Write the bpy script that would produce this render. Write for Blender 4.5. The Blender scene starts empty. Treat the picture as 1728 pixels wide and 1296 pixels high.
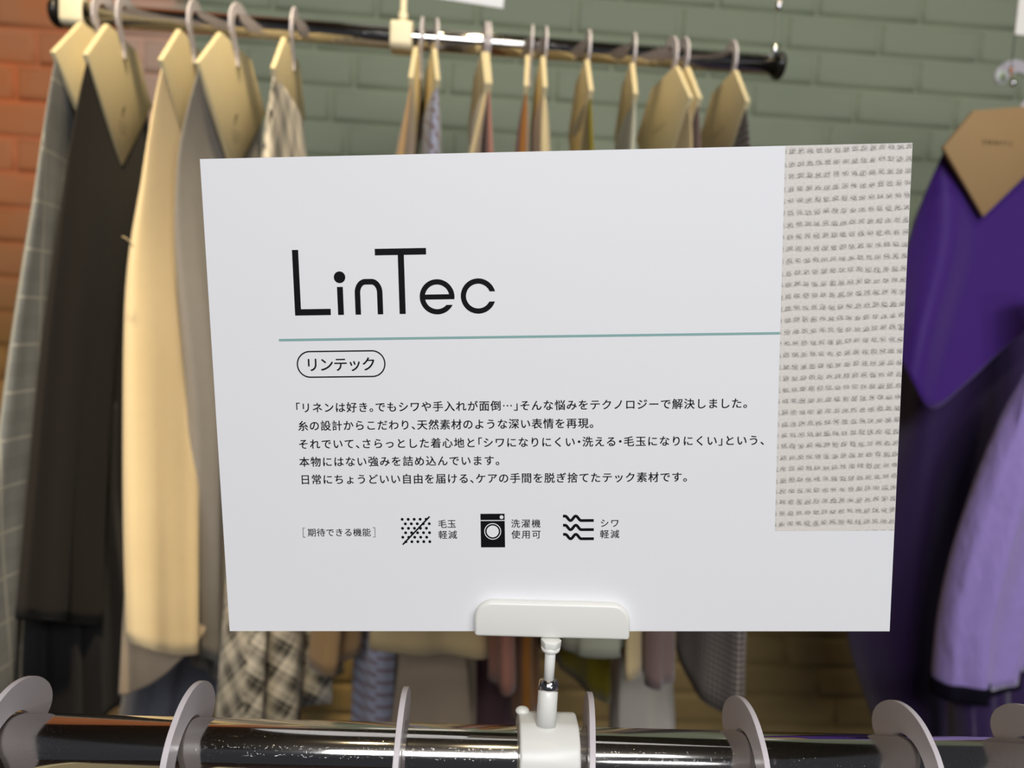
import bpy, bmesh, math, random
from mathutils import Vector, Matrix
from math import sin, cos, pi, radians, atan2, sqrt
random.seed(7)
SC = bpy.context.scene
COL = SC.collection

# ------------------------------------------------------------------ camera
ZC = 1.30                                   # camera height above the floor
R = Matrix(((0.9974788, 0.04971357, 0.05064201),
            (-0.0460492, -0.08954363, 0.99491779),
            (0.05399559, -0.99474142, -0.0870286)))      # camera (right, down, forward) -> world
F = 1200.0
cam_d = bpy.data.cameras.new('camera'); cam = bpy.data.objects.new('camera', cam_d); COL.objects.link(cam)
cam_d.sensor_width = 36.0; cam_d.lens = 25.0; cam_d.clip_start = 0.01
bx = R.col[0]; by = -R.col[1]; bz = -R.col[2]
M = Matrix((bx, by, bz)).transposed().to_4x4(); M.translation = (0, 0, ZC)
cam.matrix_world = M
cam_d.dof.use_dof = True; cam_d.dof.focus_distance = 0.312; cam_d.dof.aperture_fstop = 6.6
SC.camera = cam

# ------------------------------------------------------------------ world, lights, exposure
SC.view_settings.view_transform = 'Standard'; SC.view_settings.look = 'None'
SC.view_settings.gamma = 1.0; SC.view_settings.use_curve_mapping = False
SC.view_settings.exposure = 0.0
w = bpy.data.worlds.new('world'); SC.world = w; w.use_nodes = True
w.node_tree.nodes['Background'].inputs[0].default_value = (0.85, 0.88, 1.0, 1)
w.node_tree.nodes['Background'].inputs[1].default_value = 0.045

def lamp(kind, name, loc, target, power, color, size, spot=None, blend=0.5, shape='DISK', sy=None):
    d = bpy.data.lights.new(name, kind); d.energy = power; d.color = color
    if kind == 'AREA':
        d.shape = shape; d.size = size
        if sy: d.size_y = sy
    else:
        d.shadow_soft_size = size
    if kind == 'SPOT': d.spot_size = radians(spot); d.spot_blend = blend
    o = bpy.data.objects.new(name, d); COL.objects.link(o); o.location = loc
    o.rotation_euler = (Vector(target) - Vector(loc)).to_track_quat('-Z', 'Y').to_euler()
    return o
WARM = (1.0, 0.80, 0.50); COOL = (0.97, 0.975, 1.0)
lamp('AREA', 'ceiling_panel_light', (-0.05, -2.1, 2.55), (0.0, 0.3, 1.2), 54, COOL, 1.7, shape='RECTANGLE', sy=0.7)
lamp('AREA', 'aisle_panel_light', (0.9, -1.5, 2.70), (0.1, 0.3, 1.2), 16, COOL, 1.0, shape='RECTANGLE', sy=0.3)
lamp('SPOT', 'track_spot', (-0.10, 0.05, 2.75), (-0.50, 0.85, 1.34), 140, WARM, 0.05, 33, 0.6)
lamp('SPOT', 'track_spot', (0.20, 0.25, 2.75), (0.10, 0.90, 1.76), 66, WARM, 0.05, 30, 0.7)
lamp('AREA', 'rail_highlight_light', (1.45, -2.2, 1.95), (0.4, 0.6, 1.5), 7, COOL, 0.75, shape='RECTANGLE', sy=0.22)  # added lamp, there for the cool highlight on the back rail's right end
lamp('SPOT', 'track_spot', (0.16, -0.55, 2.75), (0.12, 0.31, 1.11), 7, WARM, 0.06, 30, 0.8)
lamp('SPOT', 'track_spot', (-0.42, -0.45, 2.75), (-0.16, 0.31, 1.11), 7, WARM, 0.06, 30, 0.8)
lamp('SPOT', 'track_spot', (0.95, 0.25, 2.75), (0.72, 1.0, 1.20), 16, (1, .88, .70), 0.05, 50, 0.6)

# ------------------------------------------------------------------ helpers
def cray(px, py):
    return R @ Vector(((px - 864) / F, (py - 648) / F, 1.0))
def at(px, py, Y):                          # point of the world, at distance Y in front of the camera
    d = cray(px, py); d = d * (Y / d.y); return Vector((d.x, d.y, d.z + ZC))
def proj(p):
    c = R.transposed() @ (Vector(p) - Vector((0, 0, ZC))); return 864 + F * c.x / c.z, 648 + F * c.y / c.z

def link(name, me, mat, parent=None, smooth=False, mw=None):
    o = bpy.data.objects.new(name, me); COL.objects.link(o)
    if mat: me.materials.append(mat)
    if smooth:
        for p in me.polygons: p.use_smooth = True
    if parent: o.parent = parent
    if mw is not None: o.matrix_local = mw
    return o
def obj(name, bm, mat, parent=None, smooth=False, mw=None):
    me = bpy.data.meshes.new(name); bmesh.ops.recalc_face_normals(bm, faces=bm.faces); bm.to_mesh(me); bm.free()
    return link(name, me, mat, parent, smooth, mw)
def tag(o, label, cat, group=None, kind=None):
    if label: o['label'] = label
    if cat: o['category'] = cat
    if group: o['group'] = group
    if kind: o['kind'] = kind
    return o
def thing(name, label, cat, loc=(0, 0, 0), group=None, mw=None):
    o = bpy.data.objects.new(name, None); COL.objects.link(o); o.empty_display_size = 0.02
    if mw is not None: o.matrix_world = mw
    else: o.location = loc
    return tag(o, label, cat, group)
def bevel(o, w_, seg=3, angle=35):
    m = o.modifiers.new('bevel', 'BEVEL'); m.width = w_; m.segments = seg; m.limit_method = 'ANGLE'; m.angle_limit = radians(angle)
    m.harden_normals = False
    for p in o.data.polygons: p.use_smooth = True
    return o
def prism(bm, pts, z0, z1, f=lambda x, y, z: (x, y, z)):
    """closed outline extruded from z0 to z1"""
    a = [bm.verts.new(f(x, y, z0)) for x, y in pts]; b = [bm.verts.new(f(x, y, z1)) for x, y in pts]
    n = len(pts)
    bm.faces.new(a[::-1]); bm.faces.new(b)
    for i in range(n): bm.faces.new((a[i], a[(i + 1) % n], b[(i + 1) % n], b[i]))
def box(bm, c, s):
    r = bmesh.ops.create_cube(bm, size=1.0); bmesh.ops.scale(bm, vec=s, verts=r['verts']); bmesh.ops.translate(bm, vec=c, verts=r['verts'])
def lathe(bm, prof, axis='Z', seg=40, cap=True):
    rings = []
    for r_, h in prof:
        ring = []
        for i in range(seg):
            a = 2 * pi * i / seg; x, y = r_ * cos(a), r_ * sin(a)
            ring.append(bm.verts.new({'Z': (x, y, h), 'X': (h, x, y), 'Y': (x, h, y)}[axis]))
        rings.append(ring)
    for k in range(len(rings) - 1):
        for i in range(seg):
            bm.faces.new((rings[k][i], rings[k][(i + 1) % seg], rings[k + 1][(i + 1) % seg], rings[k + 1][i]))
    if cap: bm.faces.new(rings[0][::-1]); bm.faces.new(rings[-1])
def tube(bm, pts, r_, seg=10):
    pts = [Vector(p) for p in pts]; rings = []
    for i, p in enumerate(pts):
        t = (pts[min(i + 1, len(pts) - 1)] - pts[max(i - 1, 0)]).normalized()
        u = t.cross(Vector((0, 1, 0)) if abs(t.y) < 0.9 else Vector((1, 0, 0))).normalized(); v = t.cross(u)
        rings.append([bm.verts.new(p + u * r_ * cos(2 * pi * k / seg) + v * r_ * sin(2 * pi * k / seg)) for k in range(seg)])
    for i in range(len(rings) - 1):
        for k in range(seg): bm.faces.new((rings[i][k], rings[i][(k + 1) % seg], rings[i + 1][(k + 1) % seg], rings[i + 1][k]))
    bm.faces.new(rings[0][::-1]); bm.faces.new(rings[-1])
def rrect(x0, y0, x1, y1, r_, n=8, corners=(1, 1, 1, 1)):
    out = []
    for (cx, cy, a0, on) in ((x1 - r_, y1 - r_, 0, corners[0]), (x0 + r_, y1 - r_, 90, corners[1]), (x0 + r_, y0 + r_, 180, corners[2]), (x1 - r_, y0 + r_, 270, corners[3])):
        if on:
            for k in range(n + 1):
                a = radians(a0 + 90 * k / n); out.append((cx + r_ * cos(a), cy + r_ * sin(a)))
        else:
            a = radians(a0 + 45); out.append((cx + r_ * (1 if cos(a) > 0 else -1), cy + r_ * (1 if sin(a) > 0 else -1)))
    return out
def lerp_rows(rows, t):
    """smooth interpolation in a table of rows keyed by the first column"""
    if t <= rows[0][0]: return rows[0]
    if t >= rows[-1][0]: return rows[-1]
    for i in range(len(rows) - 1):
        if rows[i][0] <= t <= rows[i + 1][0]:
            a, b = rows[i], rows[i + 1]; p = rows[max(i - 1, 0)]; q = rows[min(i + 2, len(rows) - 1)]
            h = b[0] - a[0]; s = (t - a[0]) / h; out = [t]
            for k in range(1, len(a)):
                ma = (b[k] - p[k]) / max(b[0] - p[0], 1e-6) * h; mb = (q[k] - a[k]) / max(q[0] - a[0], 1e-6) * h
                s2, s3 = s * s, s ** 3
                out.append((2 * s3 - 3 * s2 + 1) * a[k] + (s3 - 2 * s2 + s) * ma + (-2 * s3 + 3 * s2) * b[k] + (s3 - s2) * mb)
            return out

# ------------------------------------------------------------------ materials
def srgb(r, g, b):
    f = lambda c: (c / 255 / 12.92) if c / 255 <= 0.04045 else ((c / 255 + 0.055) / 1.055) ** 2.4
    return (f(r), f(g), f(b), 1.0)
class NT:
    def __init__(s, name):
        s.m = bpy.data.materials.new(name); s.m.use_nodes = True; s.t = s.m.node_tree; s.b = s.t.nodes['Principled BSDF']
    def n(s, t, **kw):
        x = s.t.nodes.new(t)
        for k, v in kw.items(): setattr(x, k, v)
        return x
    def l(s, a, b): s.t.links.new(a, b)
    def math(s, op, a, b=None, clamp=False):
        x = s.n('ShaderNodeMath', operation=op, use_clamp=clamp)
        for i, v in enumerate((a, b)):
            if v is None: continue
            if isinstance(v, (int, float)): x.inputs[i].default_value = v
            else: s.l(v, x.inputs[i])
        return x.outputs[0]
    def mix(s, fac, a, b, mode='MIX'):
        x = s.n('ShaderNodeMix', data_type='RGBA', blend_type=mode)
        for i, v in ((0, fac), (6, a), (7, b)):
            if isinstance(v, (int, float, tuple)): x.inputs[i].default_value = v
            else: s.l(v, x.inputs[i])
        return x.outputs[2]
    def noise(s, vec, scale, detail=2.0, out=0):
        x = s.n('ShaderNodeTexNoise'); x.inputs['Scale'].default_value = scale; x.inputs['Detail'].default_value = detail
        if vec is not None: s.l(vec, x.inputs['Vector'])
        return x.outputs[out]
    def ramp(s, fac, stops, interp='LINEAR'):
        x = s.n('ShaderNodeValToRGB'); e = x.color_ramp.elements; x.color_ramp.interpolation = interp
        while len(e) < len(stops): e.new(0.5)
        for i, (p, c) in enumerate(stops): e[i].position = p; e[i].color = c if isinstance(c, tuple) else (c, c, c, 1)
        s.l(fac, x.inputs[0]); return x.outputs[0]
    def bump(s, h, strength, dist=0.001):
        x = s.n('ShaderNodeBump'); x.inputs['Strength'].default_value = strength; x.inputs['Distance'].default_value = dist
        s.l(h, x.inputs['Height']); s.l(x.outputs[0], s.b.inputs['Normal'])
def mat(name, col, rough=0.5, metal=0.0, spec=0.5, grain=0.0, gscale=300, coat=0.0):
    t = NT(name); b = t.b
    b.inputs['Roughness'].default_value = rough; b.inputs['Metallic'].default_value = metal; b.inputs['Specular IOR Level'].default_value = spec
    b.inputs['Coat Weight'].default_value = coat
    tc = t.n('ShaderNodeTexCoord')
    if grain:
        n_ = t.noise(tc.outputs['Object'], gscale)
        dark = tuple(c * (1 - grain) for c in col[:3]) + (1,)
        t.l(t.mix(n_, dark, col), b.inputs['Base Color'])
    else: b.inputs['Base Color'].default_value = col
    return t.m
def fabric(name, col, kind='plain', col2=None, p=0.02, rough=0.9, sheen=0.25, ww=0.08, weave=900, crease=0.0):
    """woven cloth; the pattern follows the cloth's own UV, in metres"""
    t = NT(name); b = t.b; b.inputs['Roughness'].default_value = rough; b.inputs['Specular IOR Level'].default_value = 0.15
    b.inputs['Sheen Weight'].default_value = sheen
    uv = t.n('ShaderNodeUVMap'); sep = t.n('ShaderNodeSeparateXYZ'); t.l(uv.outputs[0], sep.inputs[0])
    u, v = sep.outputs[0], sep.outputs[1]
    def line(c, period, width, off=0.0):
        f = t.math('FRACT', t.math('ADD', t.math('DIVIDE', c, period), off + 100.0)); return t.math('LESS_THAN', f, width)
    nz = t.noise(uv.outputs[0], 60, 3)
    base = t.mix(nz, tuple(c * 0.9 for c in col[:3]) + (1,), col)
    if kind == 'plaid':
        lo = tuple(min(1, c * 1.0) for c in col2[:3]) + (1,)
        a = t.math('MAXIMUM', line(u, p, ww), line(v, p, ww)); a2 = t.math('MULTIPLY', t.math('ADD', line(u, p, .30, .6), line(v, p, .30, .6)), .25)
        base = t.mix(a2, base, tuple(c * 0.55 for c in col[:3]) + (1,)); base = t.mix(t.math('MULTIPLY', a, 0.8), base, lo)
    elif kind == 'check':
        a = t.math('MULTIPLY', t.math('ADD', line(u, p, .5), line(v, p, .5)), 0.5); base = t.mix(a, base, col2)
    elif kind == 'stripe':
        a = line(t.math('ADD', v, t.math('MULTIPLY', u, 0.3)), p, ww); base = t.mix(a, base, col2)
    elif kind == 'tartan':                                   # black and white, on the bias
        d1 = t.math('ADD', t.math('MULTIPLY', u, .707), t.math('MULTIPLY', v, .707)); d2 = t.math('SUBTRACT', t.math('MULTIPLY', u, .707), t.math('MULTIPLY', v, .707))
        a = t.math('MULTIPLY', t.math('ADD', line(d1, p, .5), line(d2, p, .5)), 0.5)
        a = t.math('ADD', t.math('MULTIPLY', a, .75), t.math('MULTIPLY', t.math('ADD', line(d1, p * .25, .4), line(d2, p * .25, .4)), .14))
        base = t.mix(a, base, col2)
    t.l(base, b.inputs['Base Color'])
    wv = t.math('MULTIPLY', t.math('SINE', t.math('MULTIPLY', u, weave * 6.28)), t.math('SINE', t.math('MULTIPLY', v, weave * 6.28)))
    if crease:                                             # washed, crumpled cloth
        tc = t.n('ShaderNodeTexCoord'); mp = t.n('ShaderNodeMapping'); mp.inputs['Scale'].default_value = (30, 30, 13); t.l(tc.outputs['Object'], mp.inputs[0])
        t.bump(t.noise(mp.outputs[0], 1.0, 3), crease, 0.012)
    else: t.bump(wv, 0.15, 0.0003)
    return t.m

PLASTIC = mat('white_plastic', srgb(226, 226, 220), 0.32, grain=0.02)
CLIPPL = mat('glossy_white_plastic', srgb(236, 236, 230), 0.25)
HOOKPL = mat('lilac_white_plastic', srgb(205, 198, 202), 0.42, grain=0.05, gscale=120)
CREAM = mat('cream_plastic', srgb(232, 222, 190), 0.45, grain=0.04)
CARDM = mat('cream_card', srgb(220, 204, 160), 0.75, grain=0.05, gscale=60)
CARD_SHADED = mat('shaded_card', srgb(168, 136, 92), 0.75, grain=0.05, gscale=60)  # card colour darkened to stand in for the weaker light on the purple swatch
INK = mat('black_ink', (0.005, 0.005, 0.006, 1), 0.6, spec=0.12)
GINK = mat('grey_ink', (0.065, 0.05, 0.03, 1), 0.7)
TEAL = mat('teal_ink', srgb(135, 175, 172), 0.6)
BOARD = mat('white_board', srgb(236, 237, 240), 0.5, spec=0.3, grain=0.012, gscale=20)
PAPER = mat('paper_white', srgb(236, 237, 240), 0.5, spec=0.3)
BLACKCAP = mat('black_cap', (0.012, 0.011, 0.01, 1), 0.25)
CLEAR = mat('clear_wire', srgb(190, 195, 170), 0.15)
COPPER = mat('copper', srgb(205, 140, 100), 0.25, 1.0)
STEEL = mat('steel', (0.75, 0.75, 0.77, 1), 0.12, 1.0)

def chrome_mat():
    t = NT('scratched_chrome'); b = t.b; b.inputs['Metallic'].default_value = 1.0; b.inputs['Base Color'].default_value = (0.66, 0.64, 0.61, 1)
    tc = t.n('ShaderNodeTexCoord'); mp = t.n('ShaderNodeMapping'); mp.inputs['Scale'].default_value = (9, 160, 160); t.l(tc.outputs['Object'], mp.inputs[0])
    n1 = t.noise(mp.outputs[0], 1.0, 5); n2 = t.noise(tc.outputs['Object'], 900, 2)
    t.l(t.ramp(n1, [(0.35, 0.06), (0.75, 0.16)]), b.inputs['Roughness'])
    h = t.math('ADD', n1, t.math('MULTIPLY', t.math('GREATER_THAN', n2, 0.63), -1.6)); t.bump(h, 0.16, 0.0002)
    return t.m
CHROME = chrome_mat()

# ------------------------------------------------------------------ the room
WY = 1.50                                    # the brick wall's plane
def wall_mat():
    t = NT('painted_brick'); b = t.b; b.inputs['Roughness'].default_value = 0.7; b.inputs['Specular IOR Level'].default_value = 0.25
    tc = t.n('ShaderNodeTexCoord'); sep = t.n('ShaderNodeSeparateXYZ'); t.l(tc.outputs['Object'], sep.inputs[0])
    x, z = sep.outputs[0], sep.outputs[2]
    wob = t.math('MULTIPLY', t.math('SUBTRACT', t.noise(tc.outputs['Object'], 4, 3), 0.5), 0.10)
    xn = t.math('ADD', t.math('DIVIDE', t.math('ADD', x, 1.2), 2.4), t.math('MULTIPLY', wob, 0.2))
    O = srgb(232, 138, 80); O2 = srgb(226, 138, 84); P = srgb(226, 186, 160); G = srgb(158, 166, 140)
    k = lambda X: (X + 1.2) / 2.4
    colx = t.ramp(xn, [(0.0, O), (k(at(165, 90, WY).x), O2), (k(at(198, 90, WY).x), P), (k(at(285, 90, WY).x), P), (k(at(325, 90, WY).x), G), (1.0, G)])
    blot = t.noise(tc.outputs['Object'], 7, 4)
    colx = t.mix(t.ramp(blot, [(0.35, 0.0), (0.75, 0.45)]), colx, t.mix(0.5, colx, srgb(172, 172, 148)))
    low = t.math('ADD', t.math('MULTIPLY', t.math('SUBTRACT', 1.52, z), 3.0), t.math('MULTIPLY', wob, 4.0), clamp=True)
    brown = t.mix(blot, srgb(134, 106, 54), srgb(150, 122, 72))
    t.l(t.mix(t.math('MULTIPLY', low, 0.85), colx, brown), b.inputs['Base Color'])
    t.bump(t.noise(tc.outputs['Object'], 90, 4), 0.25, 0.002)
    return t.m
bm = bmesh.new()
BH, BL = 0.070, 0.208
x0, x1 = -2.2, 2.2
bmv = lambda *a: bm.verts.new(a)
bm.faces.new([bmv(x0, WY + 0.012, 0), bmv(x1, WY + 0.012, 0), bmv(x1, WY + 0.012, 2.8), bmv(x0, WY + 0.012, 2.8)])
for r_ in range(40):
    za = r_ * BH + 0.004; off = (BL / 2 if r_ % 2 else 0) + random.uniform(-.012, .012); xx = x0 + off
    while xx < x1 - BL:
        L = BL * random.uniform(0.92, 1.08)
        a = (xx + .003, za + .003, xx + L - .003, za + BH - .003)
        rings = []
        for ins, dep in ((0, .012), (.0025, .004), (.007, .0008), (.014, 0)):
            rings.append([bmv(a[0] + ins, WY + dep, a[1] + ins), bmv(a[2] - ins, WY + dep, a[1] + ins), bmv(a[2] - ins, WY + dep, a[3] - ins), bmv(a[0] + ins, WY + dep, a[3] - ins)])
        for k in range(3):
            for i in range(4): bm.faces.new((rings[k][i], rings[k][(i + 1) % 4], rings[k + 1][(i + 1) % 4], rings[k + 1][i]))
        bm.faces.new(rings[-1]); xx += L
WALL = obj('wall_back', bm, wall_mat(), smooth=True); WALL['kind'] = 'structure'
bm = bmesh.new(); box(bm, (0, -0.5, -0.02), (5.0, 4.1, 0.04)); o = obj('floor', bm, mat('floor_vinyl', srgb(62, 46, 40), 0.5, grain=0.2, gscale=8)); o['kind'] = 'structure'
bm = bmesh.new(); box(bm, (0, -0.5, 2.82), (5.0, 4.1, 0.04)); o = obj('ceiling', bm, mat('ceiling_paint', srgb(86, 78, 66), 0.8, grain=0.04, gscale=8)); o['kind'] = 'structure'

# ------------------------------------------------------------------ rails
PR = 0.0125
FRY, FRZ = 0.305, ZC - 0.1952               # front rail
BRY, BRZ = 0.870, ZC + 0.3230               # back rail
fr = thing('clothes_rail', 'thick scratched chrome clothes rail across the bottom holding the sign clip', 'rail', (0, FRY, FRZ))
bm = bmesh.new(); lathe(bm, [(PR, -0.75), (PR, 0.75)], 'X', 96); obj('tube', bm, CHROME, fr, True)
for s in (-1, 1):
    bm = bmesh.new(); lathe(bm, [(PR + .0005, 0), (PR + .002, .001), (PR + .002, .005), (PR * .6, .008)], 'X', 40)
    for v in bm.verts: v.co.x = s * (0.75 + v.co.x)
    obj('end_cap', bm, BLACKCAP, fr, True)
for X in (-0.7, 0.7):
    bm = bmesh.new(); lathe(bm, [(.011, -FRZ), (.011, -PR * .8)], 'Z', 24)
    for v in bm.verts: v.co.x += X
    obj('upright_post', bm, STEEL, fr, True)

XL, XR_ = at(104, 22, BRY).x, at(1308, 112, BRY).x
br = thing('clothes_rail', 'slim chrome clothes rail hung before the brick wall, full of fabric swatches', 'rail', (0, BRY, BRZ))
bm = bmesh.new(); lathe(bm, [(PR, XL), (PR, XR_)], 'X', 64); obj('tube', bm, CHROME, br, True)
for s, X in ((-1, XL), (1, XR_)):
    bm = bmesh.new(); lathe(bm, [(PR - .002, -.001), (PR + .0028, 0), (PR + .0034, .002), (PR + .0034, .006), (PR + .001, .0085), (PR * .5, .0095)], 'X', 40)
    for v in bm.verts: v.co.x = X + s * v.co.x
    obj('end_cap', bm, BLACKCAP, br, True)
# wire that carries the right end, with its two little ferrules
pa = at(1307, 92, BRY) - Vector((0, BRY, BRZ)); pt = Vector((pa.x, 0, 2.80 - BRZ)); pa.y = 0
bm = bmesh.new(); tube(bm, [(pa.x, 0, PR * .9), (pa.x, 0, 2.80 - BRZ)], 0.0016, 10); obj('suspension_wire', bm, CLEAR, br, True)
zb = (at(1313, 10, BRY).z - BRZ)
for z_ in (zb, PR + .006):
    bm = bmesh.new(); lathe(bm, [(.0016, -.006), (.0034, -.004), (.0034, .004), (.0016, .006)], 'Z', 16)
    for v in bm.verts: v.co += Vector((pa.x, 0, z_))
    obj('ferrule', bm, STEEL, br, True)
XW = XL + 0.006
bm = bmesh.new(); tube(bm, [(XW, .0, PR * .9), (XW, .0, 2.80 - BRZ)], 0.0016, 10); obj('suspension_wire', bm, CLEAR, br, True)

# ------------------------------------------------------------------ pipe clips on the back rail
def pipe_clip(px, py, wpx, label, stem):
    c = at(px, py, BRY); wid = wpx / F * (BRY * .965)
    t = thing('pipe_clip', label, 'clip', (c.x, BRY, BRZ), 'white clips on the back rail')
    bm = bmesh.new(); out = rrect(-.0155, -.0165, .0155, .0165, .008, 8)
    inn = [(PR * 1.01 * cos(a), PR * 1.01 * sin(a)) for a in [2 * pi * k / 36 for k in range(36)]]
    A = []
    for x in (-wid / 2, wid / 2):
        A.append(([bm.verts.new((x, p[0], p[1])) for p in out], [bm.verts.new((x, p[0], p[1])) for p in inn]))
    for (o_, i_) in A:
        es = [bm.edges.new((L[k], L[(k + 1) % len(L)])) for L in (o_, i_) for k in range(len(L))]
        bmesh.ops.triangle_fill(bm, edges=es, use_beauty=True)
    for j in (0, 1):
        L0, L1 = A[0][j], A[1][j]
        for k in range(len(L0)): bm.faces.new((L0[k], L0[(k + 1) % len(L0)], L1[(k + 1) % len(L1)], L1[k]))
    bevel(obj('clamp', bm, CREAM, t), .0015, 3)
    if stem:
        bm = bmesh.new(); lathe(bm, [(.0052, .015), (.0052, .028), (.0035, .0285), (.0035, .10)], 'Z', 24); obj('stem', bm, CREAM, t, True)
    return t
pipe_clip(131, 22, 36, 'cream white pipe clip at the left end of the back rail', False)
pc = pipe_clip(679, 62, 36, 'cream white pipe clip with upright stem, mid back rail beside the green bricks', True)

# ------------------------------------------------------------------ text made of outlines
FD = bpy.data.curves.new('glyph', 'FONT'); FD.resolution_u = 4; FD.offset = 0.0
FO = bpy.data.objects.new('glyph', FD); COL.objects.link(FO); GC = {}
def glyph(ch, off=0.009):
    if (ch, off) in GC: return GC[(ch, off)]
    FD.offset = off; FD.body = ch; dg = bpy.context.evaluated_depsgraph_get(); dg.update()
    me = bpy.data.meshes.new_from_object(FO.evaluated_get(dg))
    GC[(ch, off)] = ([tuple(v.co[:2]) for v in me.vertices], [tuple(p.vertices) for p in me.polygons]); bpy.data.meshes.remove(me)
    return GC[(ch, off)]
def put(bm, ch, ox, oy, size, z=0.0, off=0.009, shear=0.0, f=None):
    vs, ps = glyph(ch, 0.0); f = f or (lambda x, y, zz: (x, y, zz))
    shifts = [(0, 0)] if off == 0 else [(-off, -off * .6), (off, -off * .6), (-off, off * .6), (off, off * .6)]
    for n_, (dx, dy) in enumerate(shifts):
        V = [bm.verts.new(f(ox + (x + dx + shear * y) * size, oy + (y + dy) * size, z + n_ * 4e-6)) for x, y in vs]
        for p in ps:
            try: bm.faces.new([V[i] for i in p])
            except ValueError: pass
HALF = {'「': (0.5, 0.5), '」': (0.0, 0.5), '。': (0.0, 0.5), '、': (0.0, 0.5), '・': (0.25, 0.5)}
def text_line(bm, s, xa, xb, yc, em, z, off=0.013):
    """one line of text whose ink runs from xa to xb (metres), centred on yc"""
    pos = []; cur = 0.0
    for ch in s:
        sh, adv = HALF.get(ch, (0.0, 1.0)); pos.append((ch, cur, sh)); cur += adv
    inkx = lambda ch: [v[0] for v in glyph(ch, 0.0)[0]]
    a_ = min(inkx(s[0])) - pos[0][2]; e_ = max(inkx(s[-1])) - pos[-1][2]
    pitch = ((xb - xa) - (e_ - a_) * em) / (pos[-1][1] - pos[0][1]) if len(s) > 1 else em
    for ch, c, sh in pos: put(bm, ch, xa - a_ * em + c * pitch - sh * em, yc - (0.38 if ch != '…' else 0.06) * em, em, z, off)

# ------------------------------------------------------------------ the sign
sx = Vector((0.99453609, -0.07887702, 0.06838413)); sn = Vector((-0.07707925, -0.99661626, -0.02854498)); sy = sn.cross(sx)
SM = Matrix((sx, sy, sn)).transposed().to_4x4(); SM.translation = (0.03346488, 0.30564742, ZC - 0.03300321)
sign = thing('sign_board', 'white printed sign board about a linen-like fabric, held up by a clip', 'sign', mw=SM)
W2, H2 = .1485, .105
bm = bmesh.new(); prism(bm, [(-W2, -H2), (W2, -H2), (W2, H2), (-W2, H2)], -.0015, 0.0); obj('board', bm, BOARD, sign)
mm = 0.001; ZP = 0.00008
def poly(bm, pts, z=ZP): bm.faces.new([bm.verts.new((x * mm, y * mm, z)) for x, y in pts])
def rect(bm, a, b, c, d, z=ZP): poly(bm, [(a, b), (c, b), (c, d), (a, d)], z)
def disc(bm, x, y, r_, z=ZP, n=32): poly(bm, [(x + r_ * cos(2 * pi * k / n), y + r_ * sin(2 * pi * k / n)) for k in range(n)], z)
def strip(bm, A, B, z=ZP):
    a = [bm.verts.new((x * mm, y * mm, z)) for x, y in A]; b = [bm.verts.new((x * mm, y * mm, z)) for x, y in B]
    for i in range(len(a) - 1): bm.faces.new((a[i], a[i + 1], b[i + 1], b[i]))
def stroke(bm, pts, wd, z=ZP):
    A, B = [], []
    for i, (x, y) in enumerate(pts):
        p, q = pts[max(i - 1, 0)], pts[min(i + 1, len(pts) - 1)]; dx, dy = q[0] - p[0], q[1] - p[1]; L = sqrt(dx * dx + dy * dy)
        A.append((x - dy / L * wd / 2, y + dx / L * wd / 2)); B.append((x + dy / L * wd / 2, y - dx / L * wd / 2))
    strip(bm, A, B, z)
def arcs(bm, cx, cy, ro, ri, a0o, a1o, a0i, a1i, n=48):
    g = lambda r_, a0, a1: [(cx + r_ * cos(radians(a0 + (a1 - a0) * k / n)), cy + r_ * sin(radians(a0 + (a1 - a0) * k / n))) for k in range(n + 1)]
    strip(bm, g(ro, a0o, a1o), g(ri, a0i, a1i))
bm = bmesh.new()
rect(bm, -110.95, 38.3, -108.25, 66.3); rect(bm, -108.25, 38.3, -95.3, 41.0)
disc(bm, -90.85, 54.4, 2.5); rect(bm, -92.15, 38.3, -89.6, 50.3)
npts = [(-83.35, 38.3), (-83.35, 43)] + [(-79.85 + 3.5 * cos(a), 47.6 + 4.7 * sin(a)) for a in [pi - pi / 2 * k / 12 for k in range(13)]] + \
       [(-77.2 + 3.5 * cos(a), 47.6 + 4.7 * sin(a)) for a in [pi / 2 - pi / 2 * k / 12 for k in range(13)]] + [(-73.7, 43), (-73.7, 38.3)]
stroke(bm, npts, 2.4)
rect(bm, -75.2, 63.4, -53.2, 66.15); rect(bm, -65.4, 38.3, -62.75, 63.4)
dg = lambda s: math.degrees(math.asin(s))
arcs(bm, -49.0, 45.4, 7.5, 5.25, dg(-1.1 / 7.5), 360 + dg(-3.5 / 7.5), dg(-1.1 / 5.25), 360 + dg(-3.5 / 5.25)); rect(bm, -54.3, 44.3, -43.2, 46.45, ZP * 1.01)
arcs(bm, -31.3, 45.45, 7.5, 5.25, dg(1.9 / 7.5), 360 + dg(-2.4 / 7.5), dg(1.9 / 5.25), 360 + dg(-2.4 / 5.25))
obj('title_lettering', bm, INK, sign)
bm = bmesh.new(); poly(bm, rrect(-118.7, 27.25, 97.0, 28.3, .5, 6)); obj('divider_line', bm, TEAL, sign)['label'] = 'thin teal divider line'
bm = bmesh.new()
o_ = rrect(-111.3, 11.1, -72.3, 22.9, 5.88, 16); i_ = rrect(-110.72, 11.68, -72.88, 22.32, 5.30, 16); strip(bm, o_ + o_[:1], i_ + i_[:1])
text_line(bm, 'リンテック', -.1063, -.0772, .0169, .0066, ZP, 0.011); obj('name_badge', bm, INK, sign)
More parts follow.
